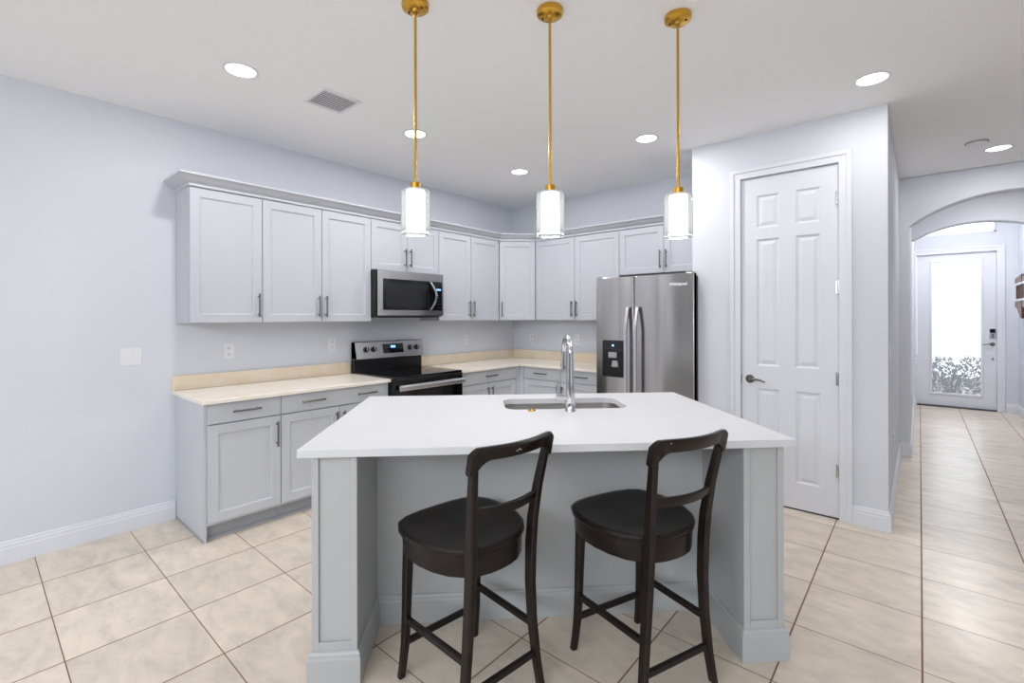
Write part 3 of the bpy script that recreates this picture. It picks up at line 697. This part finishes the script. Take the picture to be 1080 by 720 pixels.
snk = thing('sink', 'stainless undermount sink sunk in the white island worktop', 'sink', (0, 0, 0), Q)
def inset(d, z): return [(x, y, z) for x, y in rrect(su0 + d, sv0 + d, su1 - d, sv1 - d, max(0.02, 0.07 - d), 8)]
P = MB(); zr = ZIB - 0.001
P.loft([inset(-0.02, zr), inset(0.002, zr), inset(0.006, zr - 0.18), inset(0.02, zr - 0.198), inset(0.13, zr - 0.205), inset(0.13, zr - 0.208), inset(0.018, zr - 0.202), inset(0.003, zr - 0.182), inset(-0.001, zr - 0.003), inset(-0.02, zr - 0.003)], cap=False, closed=True)
P.build('basin', 'steel_sink', snk, smooth=True)
P = MB(); P.loft([inset(0.129, zr - 0.2045), inset(0.129, zr - 0.2085)]); P.build('basin_floor', 'steel_sink', snk)
MB().lathe([(0.0, 0.0), (0.044, 0.0), (0.040, 0.004), (0.012, 0.0045), (0.0, 0.006)], ((su0 + su1) / 2, (sv0 + sv1) / 2, zr - 0.2042)).build('drain', 'chrome', snk, smooth=True)

fu, fv = 0.483, 2.435
fc = thing('faucet', 'polished chrome gooseneck faucet with a side lever on the island', 'faucet', tuple(Matrix.Rotation(Q, 3, 'Z') @ Vector((fu, fv, ZI))), Q)
MB().lathe([(0.0, 0.0), (0.029, 0.0), (0.029, 0.006), (0.025, 0.012), (0.0245, 0.05), (0.0235, 0.11), (0.019, 0.20), (0.0165, 0.27), (0.0, 0.27)], n=28).build('body', 'chrome', fc, smooth=True)
pth = [(0, 0, 0.265)] ; Rg = 0.085
for k in range(0, 13): a = PI * k / 12; pth.append((0, Rg - Rg * math.cos(a), 0.30 + Rg * 0.98 * math.sin(a)))
MB().tube(pth, [0.0155] * len(pth), 16).build('spout', 'chrome', fc, smooth=True)
hd_ = MB().tube([(0, 2 * Rg, 0.302), (0, 2 * Rg + 0.003, 0.25), (0, 2 * Rg + 0.006, 0.205)], [0.0165, 0.019, 0.021], 16).build('spray_head', 'chrome', fc, smooth=True)
MB().cyl((0, 2 * Rg + 0.006, 0.2048), (0, 2 * Rg + 0.0062, 0.202), 0.018, n=16).build('nozzle', 'black_plastic', hd_)
lv = MB().tube([(-0.018, 0, 0.072), (-0.075, 0, 0.072)], [0.019, 0.018], 18).build('lever_hub', 'chrome', fc, smooth=True)
MB().tube([(-0.065, 0, 0.085), (-0.066, 0.002, 0.12), (-0.067, 0.004, 0.165)], [0.0075, 0.0065, 0.006], 12).build('lever', 'chrome', lv, smooth=True)
pc_ = tuple(Matrix.Rotation(Q, 3, 'Z') @ Vector((0.284, 2.466, ZI)))
bc = thing('brass_cap', 'small round brass cap on the white worktop left of the faucet', 'cap', pc_)
MB().lathe([(0.0, 0.0), (0.022, 0.0), (0.022, 0.003), (0.018, 0.005), (0.0, 0.005)]).build('flange', 'gold', bc, smooth=True)
MB().lathe([(0.0, 0.0052), (0.011, 0.0052), (0.010, 0.010), (0.0, 0.011)]).build('button', 'gold', bc, smooth=True)

# ------------------------------------------------------------------ bar stools (local: +y faces the island)
def stool(label, cu_, cv_, yaw, chips):
    loc = Matrix.Rotation(Q, 3, 'Z') @ Vector((cu_, cv_, 0))
    t = thing('bar_stool', label, 'stool', loc, Q + yaw, 'dark wood bar stools')
    half = [(0.0, 0.238), (0.08, 0.236), (0.148, 0.224), (0.192, 0.198), (0.217, 0.150), (0.230, 0.085), (0.229, 0.020), (0.214, -0.050), (0.186, -0.112), (0.148, -0.156), (0.10, -0.186), (0.05, -0.199), (0.0, -0.202)]
    full = half + [(-x, y) for x, y in half[-2:0:-1]]
    def rg(k, z, kx=1.0): return [(x * k * kx, y * k, z) for x, y in full]
    sm = MB(); sm.loft([rg(0.965, 0.584), rg(0.99, 0.587), rg(1.0, 0.594), rg(0.999, 0.603), rg(0.985, 0.6095), rg(0.93, 0.609), rg(0.74, 0.601), rg(0.35, 0.597), rg(0.08, 0.597)])
    so = sm.build('seat', 'espresso', t, smooth=True); so.data.set_sharp_from_angle(angle=math.radians(75))
    ap = MB(); ap.loft([rg(0.962, 0.510, 0.945), rg(0.968, 0.513, 0.945), rg(0.974, 0.5835, 0.955), rg(0.88, 0.5835, 0.92), rg(0.88, 0.510, 0.92)], cap=False, closed=True)
    ap.build('apron', 'espresso', t, smooth=True)
    for sx in (-1, 1):
        # front leg, sabre curve towards the island
        zs = (0.0, 0.06, 0.14, 0.25, 0.40, 0.577)
        ys = (0.197, 0.188, 0.178, 0.172, 0.167, 0.162); xs = (0.180, 0.176, 0.173, 0.171, 0.169, 0.165)
        hw = (0.013, 0.0135, 0.0145, 0.0155, 0.017, 0.019)
        MB().limb([(sx * x, y, z) for x, y, z in zip(xs, ys, zs)], [(h_, h_) for h_ in hw]).build('leg', 'espresso', t, bevel=0.002, smooth=True)
        # rear post, from the floor to the top rail
        zs = (0.0, 0.12, 0.28, 0.42, 0.56, 0.66, 0.78, 0.88, 0.945)
        ys = (-0.207, -0.197, -0.192, -0.193, -0.199, -0.206, -0.222, -0.241, -0.254)
        xs = (0.184, 0.168, 0.151, 0.142, 0.140, 0.143, 0.152, 0.162, 0.169)
        hy = (0.0155, 0.017, 0.0185, 0.020, 0.021, 0.020, 0.0175, 0.0155, 0.014)
        hx = (0.0125, 0.013, 0.0135, 0.014, 0.0145, 0.0145, 0.014, 0.0135, 0.013)
        MB().limb([(sx * x, y, z) for x, y, z in zip(xs, ys, zs)], list(zip(hx, hy))).build('back_post', 'espresso', t, bevel=0.002, smooth=True)
        MB().bar((sx * 0.171, 0.175, 0.235), (sx * 0.155, -0.185, 0.25), 0.010, 0.013).build('side_stretcher', 'espresso', t)
    MB().bar((-0.172, 0.182, 0.140), (0.172, 0.182, 0.140), 0.009, 0.0125).build('front_stretcher', 'espresso', t)
    MB().bar((-0.165, -0.196, 0.140), (0.165, -0.196, 0.140), 0.009, 0.0125).build('rear_stretcher', 'espresso', t)
    def curved(name, w_, ybase, bow, zt, zb, th, n=22):
        P = MB(); rings = []
        for k in range(n + 1):
            s_ = -1 + 2 * k / n; x = s_ * w_; y = ybase - bow * (1 - s_ * s_)
            a, b = zb(s_), zt(s_); e = 0.25 * th
            lean = 0.18 * (b - a)
            rings.append([(x, y - th / 2 + e + lean * 0, a), (x, y + th / 2 - e, a), (x, y + th / 2, a + e), (x, y + th / 2 - lean, b - e), (x, y + th / 2 - e - lean, b), (x, y - th / 2 + e - lean, b), (x, y - th / 2 - lean, b - e), (x, y - th / 2, a + e)])
        P.loft(rings); return P.build(name, 'espresso', t, smooth=True)
    tr = curved('top_rail', 0.188, -0.246, 0.046,
           lambda s_: 0.984 - 0.020 * max(0.0, (abs(s_) - 0.86) / 0.14) ** 2,
           lambda s_: 0.938 - 0.046 * min(1.0, max(0.0, (abs(s_) - 0.62) / 0.30)) ** 1.7, 0.026, 40)
    curved('back_slat', 0.150, -0.214, 0.034, lambda s_: 0.770, lambda s_: 0.733, 0.016)
    for (x, z) in chips:
        s_ = x / 0.188
        y = -0.246 - 0.046 * (1 - s_ * s_) - 0.013 - 0.18 * (z - 0.93)
        MB().lathe([(0.0, -0.0012), (0.0035, -0.0008), (0.003, 0.0008), (0.0, 0.0012)], (x, y, z), n=8).build('chipped_spot', 'chip', tr)
    return t
stool('dark espresso bar stool in the middle of the island front, left of its twin', -0.036, 1.820, math.radians(38), [(-0.03, 0.958), (-0.015, 0.96), (-0.022, 0.962)])
stool('dark espresso bar stool beside the right end wall of the island', 0.647, 1.864, math.radians(24.5), [(-0.13, 0.974)])

# ------------------------------------------------------------------ pendants
def pendant(label, u_, v_):
    loc = Matrix.Rotation(Q, 3, 'Z') @ Vector((u_, v_, H))
    t = thing('pendant_lamp', label, 'lamp', loc, 0, 'brass pendant lamps over the island')
    cp_ = MB().lathe([(0.0, -0.0005), (0.058, -0.0005), (0.060, -0.004), (0.058, -0.022), (0.050, -0.028), (0.016, -0.030), (0.012, -0.040), (0.0, -0.040)], n=36).build('canopy', 'gold', t, smooth=True)
    for a in (0.2, 0.2 + PI): MB().lathe([(0.0, -0.0325), (0.005, -0.032), (0.005, -0.0285), (0.0, -0.0285)], (0.036 * math.cos(a), 0.036 * math.sin(a), 0), n=12).build('screw', 'gold_dark', cp_)
    MB().cyl((0, 0, -0.038), (0, 0, -0.79), 0.0062, n=14).build('rod', 'gold', t, smooth=True)
    MB().lathe([(0.0, -0.7905), (0.020, -0.7905), (0.0225, -0.793), (0.0225, -0.824), (0.0, -0.824)], n=24).build('socket_cap', 'gold', t, smooth=True)
    ro = 0.0635
    MB().lathe([(0.012, -0.8245), (ro - 0.006, -0.8245), (ro, -0.830), (ro, -1.018), (ro - 0.003, -1.018), (ro - 0.003, -0.832), (ro - 0.008, -0.8275), (0.012, -0.8275)], n=40, closed=True).build('glass_cylinder', 'glass', t, smooth=True)
    ri = 0.047
    MB().lathe([(0.0, -0.829), (ri - 0.005, -0.829), (ri, -0.834), (ri, -0.996), (ri - 0.006, -1.002), (0.0, -1.002)], n=36).build('frosted_shade', 'shade', t, smooth=True)
    ld = bpy.data.lights.new('bulb_glow', 'AREA'); ld.shape = 'DISK'; ld.size = 0.08; ld.energy = PENDANT_W; ld.color = (1, 0.985, 0.96)
    l = bpy.data.objects.new('bulb_glow', ld); COL.objects.link(l); l.parent = t; l.location = (0, 0, -1.006)
    return t
pendant('leftmost brass pendant lamp, hanging over the left part of the island', -0.271, 2.108)
pendant('middle brass pendant lamp, hanging over the centre of the island', 0.328, 2.110)
pendant('rightmost brass pendant lamp, hanging over the right end of the island', 0.922, 2.110)

# ------------------------------------------------------------------ recessed cans, vent, detector
def can(label, x, y, z=H, k=1.0):
    t = thing('recessed_light', label, 'ceiling light', (x, y, z), 0, 'recessed ceiling lights')
    MB().lathe([(0.074, -0.0005), (0.092, -0.0005), (0.093, -0.003), (0.078, -0.006), (0.074, -0.003)], n=36, closed=True).build('trim_ring', 'plastic', t, smooth=True)
    MB().lathe([(0.0, -0.0006), (0.0735, -0.0006), (0.0735, -0.0028), (0.0, -0.0034)], n=32).build('diffuser', 'lens', t, smooth=True)
    ld = bpy.data.lights.new('can_glow', 'AREA'); ld.shape = 'DISK'; ld.size = 0.14; ld.energy = CAN_W * k; ld.color = (1, 0.985, 0.97)
    l = bpy.data.objects.new('can_glow', ld); COL.objects.link(l); l.parent = t; l.location = (0, 0, -0.008)
can('round recessed ceiling light left of the air vent', -2.872, 1.008)
can('round recessed ceiling light seen behind the left pendant rod', -2.877, 2.218)
can('round recessed ceiling light nearest the kitchen corner', -2.881, 3.449)
can('round recessed ceiling light between the middle and right pendants', -1.602, 3.455)
can('large round recessed ceiling light in front of the pantry door', -0.207, 3.454, k=0.44)
can('round recessed ceiling light beside the smoke detector in the hall', 0.493, 5.56, k=0.6)
can('ceiling light added unseen over the foyer to brighten the hall', 0.49, 8.7, 3.06, k=2.2)  # made-up can, unseen, brightens the foyer and hall
can('ceiling light added unseen between the two hall arches to brighten them', 0.62, 6.72, k=0.8)  # no known fixture here, added to lift the walls between the arches

v = thing('air_vent', 'square white slatted air vent in the ceiling', 'vent', (-2.838, 1.535, H), 0)
vs_ = 0.265 / 2
W = MB(); o_ = vs_; i_ = vs_ - 0.022
for b in ((-o_, -o_, o_, -i_), (-o_, i_, o_, o_), (-o_, -i_, -i_, i_), (i_, -i_, o_, i_)): W.box(b[0], b[1], -0.010, b[2], b[3], -0.0005)
W.build('frame', 'plastic', v, bevel=0.002)
MB().box(-i_, -i_, -0.0015, i_, i_, -0.0005).build('backing', 'grille_dark', v)
for k in range(10):
    x = -i_ + 0.012 + k * (2 * i_ - 0.024) / 9
    MB().loft([[(x - 0.007, q, -0.0075), (x + 0.0055, q, -0.009), (x + 0.0055, q, -0.0075), (x - 0.007, q, -0.006)] for q in (-i_, i_)]).build('slat', 'plastic', v)
sd = thing('smoke_detector', 'round white smoke detector on the hall ceiling', 'smoke detector', (0.345, 5.26, H))
MB().lathe([(0.0, -0.0005), (0.070, -0.0005), (0.070, -0.012), (0.0, -0.012)], n=32).build('base', 'grey_plastic', sd, smooth=True)
MB().lathe([(0.0, -0.0125), (0.064, -0.0125), (0.062, -0.030), (0.050, -0.040), (0.0, -0.042)], n=32).build('cover', 'plastic', sd, smooth=True)

# ------------------------------------------------------------------ wall plates
def outlet(label, loc, rotz):
    t = thing('outlet', label, 'outlet', loc, rotz, 'white power outlets')
    MB().box(-0.036, -0.006, -0.058, 0.036, -0.0005, 0.058).build('cover_plate', 'plastic', t, bevel=0.002)
    for z in (-0.024, 0.024):
        s_ = MB().prism(rrect(-0.017, z - 0.016, 0.017, z + 0.016, 0.007), 'y', -0.0075, -0.0058).build('socket', 'plastic', t)
        W = MB(); W.box(-0.008, -0.0082, z - 0.004, -0.005, -0.0073, z + 0.007); W.box(0.005, -0.0082, z - 0.004, 0.008, -0.0073, z + 0.007); W.box(-0.002, -0.0082, z - 0.011, 0.002, -0.0073, z - 0.007)
        W.build('slots', 'dark_slot', s_)
outlet('white outlet on the left wall above the left worktop, farthest from the range', (A, 1.296, 1.148), R90)
outlet('white outlet on the left wall beside the range backguard', (A, 2.12, 1.160), R90)
outlet('white outlet on the left wall near the corner, right of the range', (A, 3.747, 1.144), R90)
outlet('white outlet on the back wall nearest the corner', (-3.645, YB, 1.135), 0)
outlet('white outlet on the back wall behind the faucet spout', (-2.985, YB, 1.14), 0)
outlet('white outlet low on the hall wall past the pantry', (XH, 4.73, 0.44), R90)
def switches(label, loc, rotz, n, on):
    t = thing('light_switch', label, 'switch', loc, rotz, 'white light switches')
    w_ = 0.023 * n + 0.012
    MB().box(-w_, -0.006, -0.058, w_, -0.0005, 0.058).build('cover_plate', 'plastic', t, bevel=0.002)
    for k in range(n):
        x = (k - (n - 1) / 2) * 0.046; s_ = 1 if k in on else -1
        MB().prism([(-0.0055, -0.033), (-0.0065 - 0.003 * (s_ < 0), -0.033), (-0.0068, 0.0), (-0.0065 - 0.003 * (s_ > 0), 0.033), (-0.0055, 0.033)], 'x', x - 0.0165, x + 0.0165).build('rocker', 'plastic', t, bevel=0.001)
switches('white two rocker light switch plate on the left wall', (A, 0.712, 1.144), R90, 2, (1,))
switches('white light switch plate on the hall wall by the pantry corner', (XH, 4.05, 1.16), R90, 1, (0,))

# ------------------------------------------------------------------ dark wooden rack in the foyer
t = thing('wall_rack', 'dark brown slatted wooden rack on the wall right of the front door', 'rack', (1.073, 9.55, 1.55), -R90)
# local: x towards the camera along the wall, -y into the foyer
for k in range(2):
    x0 = 0.0 + 0.62 * k; dz = -0.0 - 0.03 * k
    sd_ = MB().prism([(x0, 0.0 + dz), (x0 + 0.03, -0.03 + dz), (x0 + 0.52, -0.18 + dz), (x0 + 0.55, -0.18 + dz), (x0 + 0.55, 0.38), (x0 + 0.48, 0.40), (x0 + 0.06, 0.37), (x0, 0.33)], 'y', -0.010, -0.001).build('back_board', 'brown_wood', t)
    MB().box(x0, -0.075, 0.27, x0 + 0.56, -0.0105, 0.295).build('rail', 'trim', t)
    MB().box(x0, -0.075, 0.055, x0 + 0.56, -0.0105, 0.080).build('rail', 'trim', t)
    MB().prism([(x0, 0.296), (x0 + 0.56, 0.296), (x0 + 0.56, 0.40), (x0 + 0.05, 0.37), (x0, 0.34)], 'y', -0.070, -0.0105).build('crest', 'brown_wood', t)
    MB().prism([(x0, 0.054), (x0 + 0.56, 0.054), (x0 + 0.56, -0.18), (x0 + 0.45, -0.17), (x0 + 0.2, -0.05), (x0, -0.02)], 'y', -0.070, -0.0105).build('shelf_bracket', 'brown_wood', t)
    for j in range(5): MB().box(x0 + 0.01 + 0.125 * j, -0.060, 0.081, x0 + 0.055 + 0.125 * j, -0.030, 0.269).build('slat', 'brown_wood', t)
